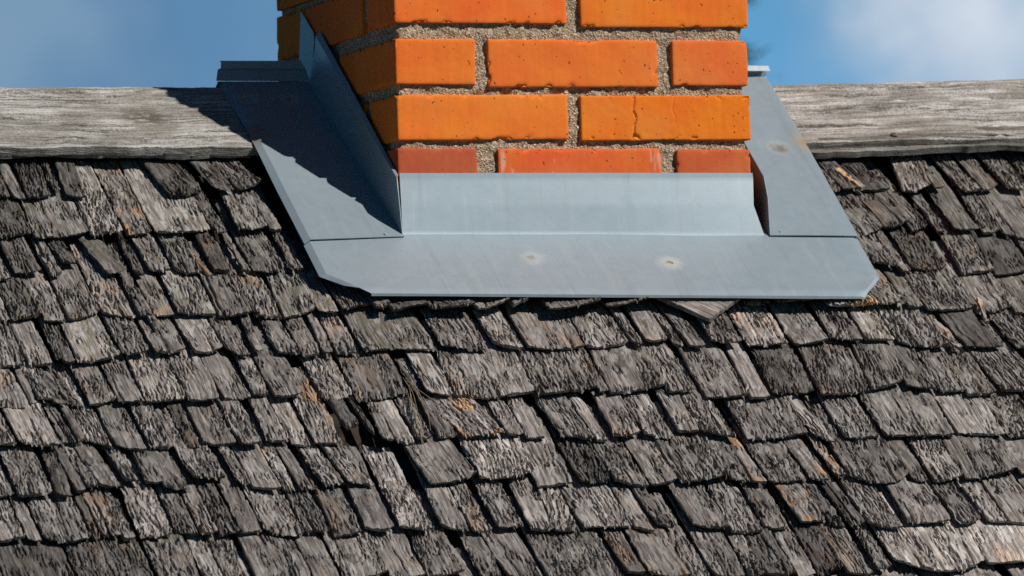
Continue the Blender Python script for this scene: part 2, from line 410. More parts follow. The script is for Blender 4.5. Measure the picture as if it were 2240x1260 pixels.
def tube(pts, radii, n=7):
    pts = np.asarray(pts, float); V = []; F = []
    for i, p in enumerate(pts):
        d = pts[min(i + 1, len(pts) - 1)] - pts[max(i - 1, 0)]; d /= np.linalg.norm(d)
        a = np.cross(d, (0.3, 0.9, 0.31)); a /= np.linalg.norm(a); b = np.cross(d, a)
        for k in range(n):
            th = 2 * math.pi * k / n; V.append(p + radii[i] * (a * math.cos(th) + b * math.sin(th)))
    for i in range(len(pts) - 1):
        for k in range(n):
            F.append((i * n + k, i * n + (k + 1) % n, (i + 1) * n + (k + 1) % n, (i + 1) * n + k))
    c0 = len(V); V.append(pts[0]); V.append(pts[-1])
    for k in range(n):
        F.append((c0, (k + 1) % n, k, k)); e = (len(pts) - 1) * n; F.append((c0 + 1, e + k, e + (k + 1) % n, e + (k + 1) % n))
    F = [f if f[2] != f[3] else f[:3] for f in F]
    return V, F

def tube_mesh(name, parts):
    V = []; F = []
    for pts, radii in parts:
        v, f = tube(pts, radii); o = len(V); V += list(v); F += [tuple(i + o for i in q) for q in f]
    me = bpy.data.meshes.new(name); me.from_pydata([tuple(x) for x in V], [], F); me.update()
    me.polygons.foreach_set('use_smooth', [True] * len(me.polygons))
    return me

def pine(base, height, label):
    rs = np.random.RandomState(3)
    t = thing('pine_tree', label, 'tree')
    base = np.array(base, float)
    trunk = [(base + (0.03 * math.sin(k), 0.02 * k, height * k / 10), 0.22 * (1 - k / 10.5)) for k in range(11)]
    parts = [([p for p, _ in trunk], [r for _, r in trunk])]
    tips = []
    for k in range(90):
        h = 0.30 + 0.69 * (k / 90.0); L = (1 - h) * 2.3 + 0.25
        th = k * 2.399; L *= 0.75 + 0.4 * rs.rand()
        b = base + (0, 0, h * height)
        dirv = np.array([math.cos(th), math.sin(th), 0.0])
        pts = [b, b + dirv * L * 0.5 + (0, 0, -0.04 * L), b + dirv * L + (0, 0, 0.06 * L)]
        parts.append((pts, [0.035 * (1 - h) + 0.012, 0.016, 0.005])); tips.append((b, dirv, L))
    link('trunk', tube_mesh('trunk', parts), M_BARK, t)
    V = []; F = []
    for b, dirv, L in tips:
        n = int(40 + 60 * L)
        for _ in range(n):
            s = 0.18 + 0.82 * rs.rand() ** 0.8
            c = b + dirv * L * s + rs.normal(0, 0.06 + 0.10 * L * (1 - s), 3) * (1, 1, 0.6)
            d = dirv * 0.6 + rs.normal(0, 0.5, 3); d /= np.linalg.norm(d)
            e = np.cross(d, rs.normal(0, 1, 3)); e /= np.linalg.norm(e)
            l, wd = 0.10 + 0.08 * rs.rand(), 0.018
            o = len(V); V += [c - e * wd, c + e * wd, c + d * l]; F.append((o, o + 1, o + 2))
    me = bpy.data.meshes.new('crown'); me.from_pydata([tuple(x) for x in V], [], F); me.update()
    link('crown', me, M_LEAF, t)
    return t
pine((15.20, 38.05, GZ), 11.4, 'blurred dark green pine tree showing beside the chimney against the sky')

# ------------------------------------------------------------------ the shingle roof
roof = thing('shingle_roof', 'steep roof of grey weathered wooden shingles with plank ridge', 'roof')
SB = -0.018          # level of the shingle butts below the flashing's level
TILT = 0.096         # each shingle dips this much per metre up the slope
TH = 0.0052

SHINGLES = [
(0,-560,147,-523,148,22,1,'',0),(0,-520,143,-503,139,26,2,'d',0),(0,-500,138,-463,152,63,2,'d',0),(0,-458,155,-449,159,54,0,'d',0),(0,-444,146,-417,139,100,2,'d',0),(0,-295,148,-244,159,-103,4,'dm',0),
(0,-226,160,-197,158,-145,3,'d',0),(0,-192,158,-153,177,-165,0,'d',0),(0,681,138,715,155,-44,1,'',0),(0,718,151,748,159,-86,0,'o',0),(0,753,158,792,156,-107,1,'',0),(0,813,155,859,166,186,5,'p',0),
(0,863,156,877,156,65,1,'',0),(0,906,148,934,155,-33,1,'',0),(0,938,151,966,163,-21,1,'',0),(0,978,159,1015,154,-18,1,'',0),(0,1022,153,1045,156,10,1,'',0),(1,-602,35,-569,33,19,1,'',0),
(1,-565,31,-514,52,23,2,'d',0),(1,-514,32,-435,49,50,4,'',0),(1,-434,37,-389,43,35,1,'p',0),(1,-383,41,-345,48,40,1,'o',0),(1,-343,42,-259,54,35,1,'p',0),(1,-258,43,-239,44,8,1,'',0),
(1,-222,47,-179,57,69,2,'',0),(1,-177,48,-159,50,60,1,'',0),(1,686,28,745,53,-66,6,'',0),(1,749,53,793,69,-61,4,'',0),(1,788,41,818,64,-34,1,'',0),(1,825,41,842,42,40,1,'',0),
(1,850,43,888,40,65,1,'',0),(1,891,30,918,36,116,1,'',0),(1,922,30,936,19,96,1,'',0),(1,942,18,986,21,51,1,'',0),(2,-608,-73,-574,-74,19,1,'',0),(2,-565,-58,-528,-56,23,1,'',0),
(2,-517,-63,-500,-61,6,1,'',0),(2,-490,-31,-469,-34,-59,0,'d',0),(2,-436,-64,-407,-53,-121,1,'m',0),(2,-397,-63,-385,-68,40,0,'d',0),(2,-374,-53,-345,-57,19,1,'',0),(2,-337,-56,-300,-59,23,5,'',0),
(2,-285,-58,-261,-56,42,2,'d',0),(2,-242,-59,-233,-60,10,1,'',0),(2,-227,-55,-180,-47,20,7,'',0),(2,-173,-55,-162,-57,39,1,'',0),(2,-158,-53,-152,-50,40,1,'',0),(2,688,-49,727,-62,5,0,'',0),
(2,727,-74,740,-73,55,1,'',0),(2,748,-62,803,-56,81,4,'',0),(2,821,-73,870,-69,83,1,'',0),(2,873,-77,932,-62,79,5,'',0),(2,934,-72,962,-72,75,1,'',0),(3,-639,-179,-599,-177,39,1,'',0),
(3,-595,-176,-551,-165,21,3,'',0),(3,-551,-181,-522,-178,25,1,'',0),(3,-518,-180,-470,-155,29,3,'d',0),(3,-468,-166,-425,-177,34,1,'',0),(3,-419,-175,-403,-173,38,0,'d',0),(3,-399,-172,-370,-172,40,1,'o',0),
(3,-364,-169,-312,-173,58,2,'',0),(3,-307,-177,-259,-168,50,4,'',0),(3,-257,-175,-220,-180,54,1,'',0),(3,-215,-177,-166,-158,59,2,'',0),(3,-165,-171,-136,-168,41,1,'m',0),(3,-131,-166,-79,-145,21,0,'m',0),
(3,-85,-176,-64,-173,20,0,'m',13),(3,-61,-179,-9,-166,20,0,'m',13),(3,-8,-177,56,-178,20,0,'m',13),(3,60,-181,112,-160,20,0,'m',13),(3,113,-174,136,-165,20,0,'m',13),(3,161,-186,241,-170,20,4,'m',13),
(3,250,-172,312,-167,20,1,'',13),(3,461,-155,499,-152,31,0,'m',0),(3,511,-149,577,-146,36,1,'',0),(3,580,-174,658,-167,20,4,'o',8),(3,660,-173,700,-166,20,0,'',8),(3,705,-167,728,-165,31,1,'',0),
(3,727,-181,799,-171,33,4,'',0),(3,799,-179,865,-162,63,6,'',0),(3,861,-185,910,-181,69,1,'',0),(4,-665,-294,-604,-289,37,1,'',0),(4,-600,-291,-567,-290,21,1,'',0),(4,-561,-283,-552,-281,48,0,'d',0),
(4,-550,-284,-534,-284,26,0,'d',0),(4,-531,-288,-473,-276,19,1,'m',0),(4,-467,-270,-428,-263,12,2,'d',0),(4,-420,-267,-376,-257,16,5,'',0),(4,-366,-269,-324,-255,-1,1,'p',0),(4,-321,-258,-290,-274,3,5,'',0),
(4,-284,-271,-271,-267,99,1,'',0),(4,-251,-268,-222,-279,24,2,'',0),(4,-219,-280,-192,-275,59,1,'',0),(4,-185,-270,-172,-271,63,1,'d',0),(4,-166,-271,-137,-271,41,1,'',0),(4,-127,-267,-23,-262,22,-3,'m',0),
(4,-14,-253,49,-264,42,4,'',0),(4,61,-252,100,-268,40,1,'p',0),(4,107,-264,189,-262,68,2,'',0),(4,196,-260,257,-249,26,4,'',0),(4,261,-254,275,-261,22,1,'',0),(4,282,-252,317,-245,34,2,'',0),
(4,321,-257,334,-265,-5,1,'',0),(4,341,-266,367,-263,-17,1,'',0),(4,376,-255,420,-258,62,1,'',0),(4,429,-262,489,-260,76,1,'p',0),(4,499,-259,551,-253,55,1,'p',0),(4,558,-251,602,-256,60,0,'',0),
(4,608,-252,648,-260,75,-2,'m',0),(4,654,-261,725,-275,31,2,'p',0),(4,730,-277,743,-280,-38,0,'o',0),(4,750,-277,805,-277,-36,1,'d',0),(4,824,-280,874,-280,-5,0,'',0),(5,-686,-385,-629,-396,36,3,'',0),
(5,-619,-383,-609,-379,20,0,'d',0),(5,-606,-379,-590,-383,-24,0,'d',0),(5,-588,-386,-573,-389,-91,0,'d',0),(5,-569,-387,-549,-394,-148,0,'d',0),(5,-541,-392,-503,-377,14,1,'',0),(5,-501,-389,-466,-388,41,0,'p',0),
(5,-462,-388,-405,-375,45,1,'p',0),(5,-404,-385,-360,-381,33,1,'',0),(5,-355,-380,-317,-375,1,1,'',0),(5,-312,-371,-290,-369,51,1,'',0),(5,-285,-378,-244,-372,31,3,'',0),(5,-216,-387,-172,-369,5,5,'p',0),
(5,-172,-390,-97,-373,65,1,'',0),(5,-70,-373,-35,-381,47,2,'',0),(5,-30,-382,-9,-378,80,1,'',0),(5,-9,-390,83,-374,72,2,'',0),(5,85,-385,175,-366,72,2,'',0),(5,174,-381,187,-375,62,1,'',0),
(5,189,-382,276,-360,73,2,'',0),(5,274,-377,311,-378,63,1,'',0),(5,322,-398,385,-389,68,3,'',0),(5,387,-398,414,-398,112,1,'',0),(5,421,-393,460,-377,125,2,'d',0),(5,460,-390,485,-383,105,1,'',0),
(5,491,-394,567,-381,132,3,'',0),(5,571,-381,621,-367,140,2,'',0),(5,623,-375,666,-388,97,2,'',0),(5,670,-388,708,-387,92,2,'',0),(5,707,-400,751,-394,57,1,'',0),(5,762,-392,833,-385,-34,1,'',0),
(6,-713,-479,-662,-483,34,1,'',0),(6,-659,-484,-606,-491,17,4,'',0),(6,-591,-479,-581,-486,-23,0,'d',0),(6,-601,-484,-594,-484,23,0,'d',0),(6,-578,-484,-568,-478,2,0,'d',0),(6,-566,-474,-535,-495,3,-2,'',0),
(6,-531,-495,-492,-503,21,1,'',0),(6,-484,-495,-453,-495,11,2,'',0),(6,-434,-495,-417,-495,30,1,'d',0),(6,-409,-485,-364,-485,42,2,'',0),(6,-364,-498,-334,-497,24,1,'',0),(6,-323,-487,-295,-488,51,1,'',0),
(6,-292,-495,-266,-498,45,0,'p',0),(6,-261,-498,-222,-493,58,0,'o',0),(6,-208,-466,-188,-455,-31,0,'d',0),(6,-181,-450,-171,-476,-5,0,'d',0),(6,-167,-489,-151,-493,91,1,'',0),(6,-146,-491,-121,-492,22,1,'',0),
(6,-117,-491,-97,-487,25,1,'',0),(6,-86,-488,-61,-481,28,0,'d',0),(6,-51,-485,6,-482,-133,1,'o',0),(6,11,-483,34,-482,38,1,'',0),(6,38,-485,64,-485,40,1,'',0),(6,85,-486,130,-495,-12,0,'',0),
(6,133,-495,150,-494,3,1,'',0),(6,161,-486,201,-481,53,3,'',0),(6,205,-482,243,-494,48,2,'',0),(6,254,-483,284,-481,62,1,'',0),(6,288,-480,330,-504,41,2,'',0),(6,347,-501,438,-489,81,2,'',0),
(6,448,-496,473,-506,-63,0,'',0),(6,489,-500,540,-499,57,1,'',0),(6,546,-502,648,-500,82,-1,'p',0),(6,656,-494,721,-506,83,-3,'p',0),(6,727,-506,788,-501,12,1,'',0),(7,-736,-604,-693,-607,19,1,'',0),
(7,-687,-607,-641,-603,38,1,'',0),(7,-636,-606,-617,-612,67,0,'d',0),(7,-610,-601,-597,-596,-1,0,'d',0),(7,-592,-590,-578,-586,-45,0,'d',0),(7,-574,-583,-547,-587,-76,2,'d',0),(7,-540,-572,-519,-579,-17,1,'',0),
(7,-512,-583,-490,-578,33,0,'',0),(7,-490,-592,-457,-595,-12,2,'d',0),(7,-448,-575,-403,-572,-8,0,'d',0),(7,-390,-582,-373,-589,-2,1,'',0),(7,-372,-595,-336,-604,24,0,'',0),(7,-332,-600,-315,-599,28,1,'',0),
(7,-311,-601,-293,-601,6,2,'d',0),(7,-275,-596,-246,-590,-75,0,'',0),(7,-242,-590,-207,-595,-72,1,'',0),(7,-130,-599,-63,-581,-51,3,'',0),(7,-59,-585,23,-568,56,7,'p',0),(7,16,-603,68,-594,78,0,'',0),
(7,76,-598,123,-589,60,3,'d',0),(7,124,-597,169,-608,41,0,'',0),(7,174,-607,215,-593,46,2,'',0),(7,215,-607,290,-588,50,3,'',0),(7,291,-597,318,-600,19,1,'',0),(7,322,-604,339,-606,-2,0,'o',0),
(7,345,-604,398,-600,24,1,'',0),(7,402,-602,429,-606,6,0,'o',0),(7,442,-599,456,-595,9,0,'o',0),(7,461,-592,546,-594,55,22,'',0),(7,547,-606,570,-613,54,1,'',0),(7,575,-617,622,-604,76,2,'',0),
(7,625,-606,709,-586,81,3,'d',0),(7,710,-597,758,-594,85,1,'',0),(8,-761,-714,-702,-705,31,2,'',0),(8,-698,-707,-681,-710,24,0,'d',0),(8,-676,-706,-616,-702,26,9,'',0),(8,-612,-704,-603,-706,23,0,'d',0),
(8,-600,-703,-591,-705,24,0,'o',0),(8,-589,-705,-576,-704,26,0,'o',0),(8,-574,-712,-560,-710,27,1,'',0),(8,-551,-701,-509,-703,67,1,'p',0),(8,-499,-688,-473,-702,35,1,'',0),(8,-470,-705,-447,-698,38,0,'d',0),
(8,-444,-702,-433,-700,31,0,'d',0),(8,-432,-702,-420,-703,18,0,'d',0),(8,-415,-702,-388,-699,25,1,'',0),(8,-383,-695,-333,-705,19,8,'',0),(8,-328,-702,-320,-702,29,0,'d',0),(8,-318,-704,-298,-701,30,0,'d',0),
(8,-293,-710,-255,-706,57,1,'',0),(8,-248,-696,-209,-697,71,6,'',0),(8,-200,-695,-160,-706,52,1,'p',0),(8,-144,-691,-111,-708,72,2,'',0),(8,-107,-710,-82,-713,52,1,'',0),(8,-70,-702,-35,-701,56,1,'',0),
(8,-26,-707,6,-708,94,0,'p',0),(8,8,-712,40,-708,98,0,'p',0),(8,49,-706,117,-703,34,1,'p',0),(8,120,-705,143,-715,32,1,'',0),(8,152,-701,174,-708,-23,1,'',0),(8,199,-709,248,-713,30,1,'',0),
(8,250,-720,291,-723,65,1,'',0),(8,301,-709,335,-710,60,1,'',0),(8,354,-705,391,-700,-13,0,'o',0),(8,394,-709,413,-717,-19,0,'d',0),(8,419,-716,427,-715,8,0,'d',0),(8,429,-715,442,-713,9,1,'',0),
(8,446,-712,490,-729,26,2,'',0),(8,501,-716,565,-711,71,1,'',0),(8,575,-719,610,-706,-31,1,'',0),(8,618,-712,646,-715,23,0,'p',0),(8,650,-715,703,-718,26,0,'',0),(9,-794,-808,-752,-808,28,1,'',0),
(9,-747,-808,-658,-810,33,3,'d',0),(9,-653,-810,-557,-813,39,2,'d',0),(9,-551,-814,-497,-813,50,1,'',0),(9,-491,-811,-467,-816,37,1,'',0),(9,-463,-818,-431,-817,30,1,'',0),(9,-426,-822,-352,-817,44,1,'d',0),
(9,-349,-816,-314,-814,42,1,'',0),(9,-309,-812,-248,-800,46,3,'',0),(9,-245,-809,-198,-802,39,1,'',0),(9,-194,-804,-143,-797,68,2,'',0),(9,-126,-818,-97,-815,51,0,'d',0),(9,-92,-817,-43,-821,31,0,'',0),
(9,-36,-826,64,-826,46,-2,'d',0),(9,73,-815,99,-814,38,1,'d',0),(9,101,-823,157,-823,51,1,'',0),(9,161,-825,186,-824,32,1,'',0),(9,190,-826,235,-826,50,0,'',0),(9,240,-825,260,-824,55,1,'',0),
(9,262,-827,301,-829,57,1,'',0),(9,307,-830,333,-821,62,1,'',0),(9,337,-821,375,-812,65,1,'d',0),(9,373,-828,409,-833,59,1,'',0),(9,420,-820,440,-815,84,1,'d',0),(9,450,-799,578,-804,86,26,'pp',0),
(9,580,-812,663,-805,90,3,'pp',0)
]

def relief(s, t, seed, kind):
    """split, weathered face of a hand split shingle, metres"""
    k = seed * 1.37
    warp = (vn(s / 0.03 + k, t / 0.05, k) - 0.5) * 0.006
    s2 = s + warp
    rough = 0.20 + 1.05 * (seed * 0.618 % 1.0)
    h = (vn(s2 / 0.0022, t / 0.035 + k, k) - 0.5) * 0.0011
    h += (vn(s2 / 0.0070, t / 0.06, k + 5) - 0.5) * 0.0018
    h += (vn(s2 / 0.024, t / 0.06, k + 9) - 0.5) * 0.0022
    # torn growth rings: small steps running in bows across the grain
    s0 = (kind - 0.5) * 0.08
    q = t / (0.014 + 0.014 * kind) + 20.0 * (s - s0) ** 2 / 0.01 * (0.5 + kind) * 0.25 + 2.6 * vn(s2 / 0.011, t / 0.045, k + 2) + 1.5 * vn(s2 / 0.0024, t / 0.03, k + 3)
    saw = q - np.floor(q)
    step = np.where(saw < 0.84, saw / 0.84, (1 - saw) / 0.16)
    amp = (0.0004 + 0.0030 * sstep(vn(s / 0.030, t / 0.045, k + 7), 0.42, 0.75)) * rough
    h += (step - 0.5) * amp * (0.7 + 0.9 * kind)
    # the face breaks up into small lifted plates parted by fine cracks
    e, cell = plates((s2 + 0.0025 * (vn(s / 0.004, t / 0.012, k + 23) - 0.5)) / (0.0046 + 0.003 * kind), t / (0.022 + 0.020 * (1 - kind)) + 1.5 * vn(s / 0.005, t / 0.02, k + 29), k * 3)
    open_ = sstep(vn(s / 0.016, t / 0.03, k + 19) + 0.38 * (rough - 0.8), 0.32, 0.58)
    h += (cell - 0.5) * 0.0014 * rough
    h -= (1 - sstep(e, 0.05, 0.24)) * 0.0046 * open_
    # a few longer splits along the grain
    c = vn(s2 / 0.0060, t / 0.070, k + 13)
    h -= np.exp(-((c - 0.5) / 0.030) ** 2) * 0.0050 * sstep(vn(s / 0.02, t / 0.04, k + 17), 0.48, 0.66) * min(1.0, rough)
    ring = sstep(saw, 0.70, 0.86) * (1 - sstep(saw, 0.93, 1.0)) * sstep(vn(s / 0.030, t / 0.045, k + 7), 0.36, 0.62) * (0.35 + 0.65 * kind)
    return h, ring

def shingle_grid(ul, vl, ur, vr, lean, sag, seed, ds, dt, length, exposed, rs, lift=0.0):
    """vertex grids of one shingle: top, bottom, grain coordinates"""
    width = max(math.hypot(ur - ul, vr - vl), 0.006)
    na = max(3, int(round(width / ds)) + 1)
    nb = max(4, int(round(exposed / dt)) + 1)
    b = np.concatenate([np.linspace(0, exposed, nb), np.linspace(exposed, length, max(4, int((length - exposed) / (2.2 * dt))))[1:]])
    a = np.linspace(0, 1, na)
    aa, bb = np.meshgrid(a, b, indexing='ij')
    k = seed * 0.731
    kind = rs.rand()
    # ragged butt
    butt = -4 * sag * aa * (1 - aa) + (vn(aa * width / 0.006, k, 1.5) - 0.5) * 0.0020 + (vn(aa * width / 0.02, k, 2.5) - 0.5) * 0.0025
    corner = np.minimum(aa, 1 - aa) * width
    butt = butt + np.exp(-(corner / 0.006)) * 0.002 * rs.rand()
    fade = np.exp(-bb / 0.03)
    vv = vl + (vr - vl) * aa + bb + butt * fade - (vr - vl) * aa * (1 - np.exp(-bb / 0.06)) * 0.3
    uu = ul + (ur - ul) * aa + lean * bb
    # ragged long edges
    eL = (vn(bb / 0.013, k, 3.5) - 0.5) * 0.003 + (vn(bb / 0.05, k, 4.5) - 0.5) * 0.0025
    eR = (vn(bb / 0.013, k, 5.5) - 0.5) * 0.003 + (vn(bb / 0.05, k, 6.5) - 0.5) * 0.0025
    uu = uu + eL * (1 - aa) + eR * aa
    taper = 1 + (rs.rand() - 0.5) * 0.10 * (bb / 0.13)
    uu = uu + (aa - 0.5) * width * (taper - 1)
    # warp out of the roof plane
    cup = rs.normal(0.0008, 0.0009) * min(1.0, width / 0.05)
    curl = max(-0.002, rs.normal(0.0006, 0.0012))
    twist = rs.normal(0, 0.0014) * min(1.0, width / 0.05)
    near = np.exp(-bb / 0.07)
    x = 2 * aa - 1
    ww = SB + rs.normal(0, 0.0012) - TILT * bb + cup * (x * x - 0.4) * (0.3 + near) + curl * np.exp(-bb / 0.035) + lift * np.exp(-bb / 0.04) * (1 + 0.25 * x) + twist * x * near
    s = (aa - 0.5) * width; t = bb
    h, ring = relief(s, t, seed, kind)
    # long drying splits in wide shingles
    for _ in range(int(width / 0.045 * rs.rand() * 1.6)):
        s0 = (rs.rand() - 0.5) * width * 0.8; l = rs.rand() * 0.10 + 0.02; wv = 0.0009 + 0.0006 * rs.rand()
        path = s0 + (vn(t / 0.02, k, 20 + s0 * 999) - 0.5) * 0.006
        h = h - np.exp(-((s - path) / wv) ** 2) * 0.005 * sstep(l - t, 0, 0.02)
    rim = np.minimum(np.minimum(aa, 1 - aa) * width, bb)
    h = h - np.exp(-rim / 0.0015) * (0.0006 + 0.0016 * vn(uu / 0.006, vv / 0.006, 8.1))
    top = rf(uu, vv, ww + h)
    th = TH * (0.85 + 0.35 * rs.rand()) * (1 - 0.55 * bb / length)
    bot = rf(uu + 0.0, vv + 0.0012 * (bb < 1e-6), ww - th + (vn(aa * width / 0.007, k, 9.5) - 0.5) * 0.003)
    g = np.stack([s + seed * 0.37, t + seed * 0.53, np.floor(seed * 7.0) + 0.9 * np.clip(ring, 0, 1)], -1)
    return top, bot, g

def shingle_color(tag, rs, row):
    pale = (0.35, 0.385, 0.395, 0.41)[row] if row < 4 else 0.435
    pale += rs.normal(0, 0.085); orange = 0.0; moss = 0.12 * rs.rand() + (0.22 if row < 4 else 0.0)
    if rs.rand() < 0.22: orange = 0.30
    pale += 0.17 * tag.count('p') - 0.12 * tag.count('d')
    if 'o' in tag: orange = 0.8
    if 'm' in tag: moss = 0.55
    return (max(0.2, min(0.85, pale)), orange, moss, 1.0)

ROWV = {}
for i, (k, ul, vl, ur, vr, lean, sag, tag, lift) in enumerate(SHINGLES):
    rs = np.random.RandomState(1000 + i)
    r = ROWV.setdefault(k, []); r.append((ul, vl, ur, vr))
    ln = 0.225 if k > 0 else 0.150
    ex = 0.130
    if k == 1 and 190 / 1 and -420 < ul < -300: ln, ex = 0.235, 0.225
    if k == 0: ex = 0.12
    T, B, G = shingle_grid(ul / 1e3, vl / 1e3, ur / 1e3, vr / 1e3, lean / 1e3, sag / 1e3, i + 1, 0.00105, 0.0026, ln, ex, rs, lift / 1e3)
    me = mesh_shell('shingle', T, B, G, (0, 0.004, 0.0), rad(60))
    link('shingle', me, M_WOOD, roof, shingle_color(tag, rs, k))

# one board end lies turned out from under the apron
def loose_slab(name, c, ang, wid, length, seed, wl, color):
    rs = np.random.RandomState(seed)
    na, nb = max(3, int(wid / 0.0016)), int(length / 0.003)
    s, t = np.meshgrid(np.linspace(-wid / 2, wid / 2, na), np.linspace(0, length, nb), indexing='ij')
    h, ring = relief(s, t, seed, rs.rand())
    ca, sa = math.cos(ang), math.sin(ang)
    jag = (vn(s / 0.005, seed, 1.5) - 0.5) * 0.004 * np.exp(-t / 0.01)
    u = c[0] + s * ca + (t + jag) * sa; v = c[1] - s * sa + (t + jag) * ca
    w0 = wl(s, t)
    V, F = slab(rf(u, v, w0 + h), rf(u, v, w0 - 0.006 + 0 * h))
    g = np.stack([s + seed, t + seed * 2, seed * 7.0 + 0.9 * ring], -1).reshape(-1, 3)
    return link(name, mesh_np(name, V, F, attr=np.concatenate([g, g]), sharp=rad(60)), M_WOOD, roof, color)

loose_slab('shingle', (0.421, -0.1825), -0.72, 0.090, 0.16, 301, lambda s, t: SB + 0.009 - 0.02 * t, (0.45, 0.15, 0.5, 1))
loose_slab('splinter', (-0.402, -0.211), -0.055, 0.010, 0.092, 302, lambda s, t: SB + 0.003 - 0.03 * t, (0.36, 0, 0, 1))
loose_slab('splinter', (0.749, 0.153), -0.353, 0.010, 0.060, 303, lambda s, t: SB + 0.004 - 0.03 * t, (0.70, 1.0, 0, 1))
loose_slab('splinter', (0.802, -0.219), 0.17, 0.006, 0.063, 304, lambda s, t: SB + 0.006 - 0.01 * t, (0.68, 0.5, 0, 1))
loose_slab('splinter', (-0.291, -0.066), -0.167, 0.006, 0.084, 305, lambda s, t: SB - 0.002 - 0.05 * t, (0.5, 0.9, 0, 1))

# the rest of the roof, beyond the picture: one mass of shingles
FV, FF, FG = [], [], []; base = 0
def field(ul, vl, ur, vr, seed, ds, dt, mirror=False):
    global base
    rs = np.random.RandomState(seed)
    T, B, G = shingle_grid(ul, vl, ur, vr, 0.02, 0.002 * rs.rand(), seed, ds, dt, 0.225, 0.15, rs)
    V, F, under, ring = shell(T, B)
    if mirror:
        V = V.copy(); V[:, 1] = 2 * RIDGE_Y - V[:, 1]; F = F[:, ::-1]
    FV.append(V); FF.append(F + base); base += len(V)
    g = G.reshape(-1, 3); FG.append(np.concatenate([g, g[ring]]))
RIDGE_Y = 0.360
rs0 = np.random.RandomState(55); sd = 2000
def fill(u0, u1, v, ds, dt, mirror=False):
    global sd
    u = u0
    while u < u1 - 0.012:
        wd = min(0.035 + 0.075 * rs0.rand(), u1 - u); sd += 1
        field(u, v + rs0.normal(0, 0.004), u + wd - 0.003, v + rs0.normal(0, 0.004), sd, ds, dt, mirror)
        u += wd + (0.004 if rs0.rand() < 0.6 else 0.010)
for k in range(len(ROWV)):
    r = ROWV[k]; lo = min(x[0] for x in r) / 1e3; hi = max(x[2] for x in r) / 1e3
    vl = r[0][1] / 1e3; vr = r[-1][3] / 1e3
    fill(-1.5, lo - 0.006, vl, 0.007, 0.015); fill(hi + 0.006, 2.0, vr, 0.007, 0.015)
vlast = np.mean([x[1] for x in ROWV[len(ROWV) - 1]]) / 1e3
for j in range(1, 6):
    fine = j == 1
    fill(-1.5, 2.0, vlast - 0.125 * j, 0.0025 if fine else 0.010, 0.005 if fine else 0.02)
for j in range(9):
    fill(-1.5, 2.0, 0.20 - 0.13 * j, 0.012, 0.03, True)
fo = link('shingle_mass', mesh_np('shingle_mass', np.concatenate(FV), np.concatenate(FF), attr=np.concatenate(FG), sharp=rad(60)), M_WOOD, roof, (0.48, 0.08, 0.1, 1))
fo['kind'] = 'stuff'

# sheathing under the shingles, both slopes
def quad_slab(name, pts, th, mat, parent):
    pts = np.array(pts, float).reshape(2, 2, 3); n = np.cross(pts[1, 0] - pts[0, 0], pts[0, 1] - pts[0, 0]); n /= np.linalg.norm(n)
    V, F = slab(pts, pts + n * th)
    return link(name, mesh_np(name, V, F, smooth=False), mat, parent)
DV = 0.425
dk = [rf(-1.5, -1.6, -0.052), rf(2.0, -1.6, -0.052), rf(-1.5, DV, -0.052), rf(2.0, DV, -0.052)]
quad_slab('sheathing', dk, 0.03, M_DECK, roof)
mir = lambda p: np.array([p[0], 2 * RIDGE_Y - p[1], p[2]])
quad_slab('sheathing', [mir(p) for p in dk], -0.03, M_DECK, roof)

# ridge boards
def ridge_board(name, x0, x1, prof, seed, color, zlift, cracks, dark_end=None):
    """board along the ridge; prof = list of (y, z) from lower front edge over the ridge to the back"""
    prof = np.array(prof, float)
    seg = np.linalg.norm(np.diff(prof, axis=0), axis=1); cum = np.concatenate([[0], np.cumsum(seg)])
    n = int(cum[-1] / 0.0028); d = np.linspace(0, cum[-1], n)
    y = np.interp(d, cum, prof[:, 0]); z = np.interp(d, cum, prof[:, 1])
    for _ in range(3):
        y[1:-1] = (y[:-2] + y[1:-1] * 2 + y[2:]) / 4; z[1:-1] = (z[:-2] + z[1:-1] * 2 + z[2:]) / 4
    ty = np.gradient(y); tz = np.gradient(z); l = np.hypot(ty, tz); ny, nz_ = -tz / l, ty / l
    xs = np.linspace(x0, x1, int((x1 - x0) / 0.005))
    X, Dd = np.meshgrid(xs, d, indexing='ij')
    k = seed * 3.3
    yw = (vn(X / 0.09, Dd / 0.06, k) - 0.5) * 0.012
    h = (vn(X / 0.05, (Dd + yw) / 0.0030, k) - 0.5) * 0.0022 + (vn(X / 0.11, (Dd + yw) / 0.009, k + 3) - 0.5) * 0.0016
    h += (vn(X / 0.25, Dd / 0.05, k + 5) - 0.5) * 0.004 + (vn(X / 0.008, Dd / 0.005, k + 6) - 0.5) * 0.0014
    rc = np.random.RandomState(seed + 40)
    more = [(x_, x_ + 0.08 + 0.25 * rc.rand(), 0.01 + 0.17 * rc.rand(), 0.0020 + 0.001 * rc.rand(), 0.003 + 0.005 * rc.rand()) for x_ in rc.uniform(x0, x1, 34)]
    for (cx0, cx1, cd, wd, dep) in list(cracks) + more:
        path = cd + (vn(X / 0.05, k + cd * 97, 7.7) - 0.5) * 0.008 + (vn(X / 0.011, k + cd * 97, 9.7) - 0.5) * 0.003
        h -= np.exp(-((Dd - path) / wd) ** 2) * dep * sstep(X, cx0, cx0 + 0.03) * (1 - sstep(X, cx1 - 0.03, cx1))
    edge = np.exp(-Dd / 0.004)
    jag = (vn(X / 0.03, 3.3, k) - 0.5) * 0.006 + (vn(X / 0.006, 4.4, k) - 0.5) * 0.0025
    lift = zlift(X)
    T = np.stack([X, y[None, :] + ny[None, :] * h - jag * edge * 0.8, z[None, :] + nz_[None, :] * h - jag * edge * 0.6 + lift], -1)
    return T, ny, nz_, Dd

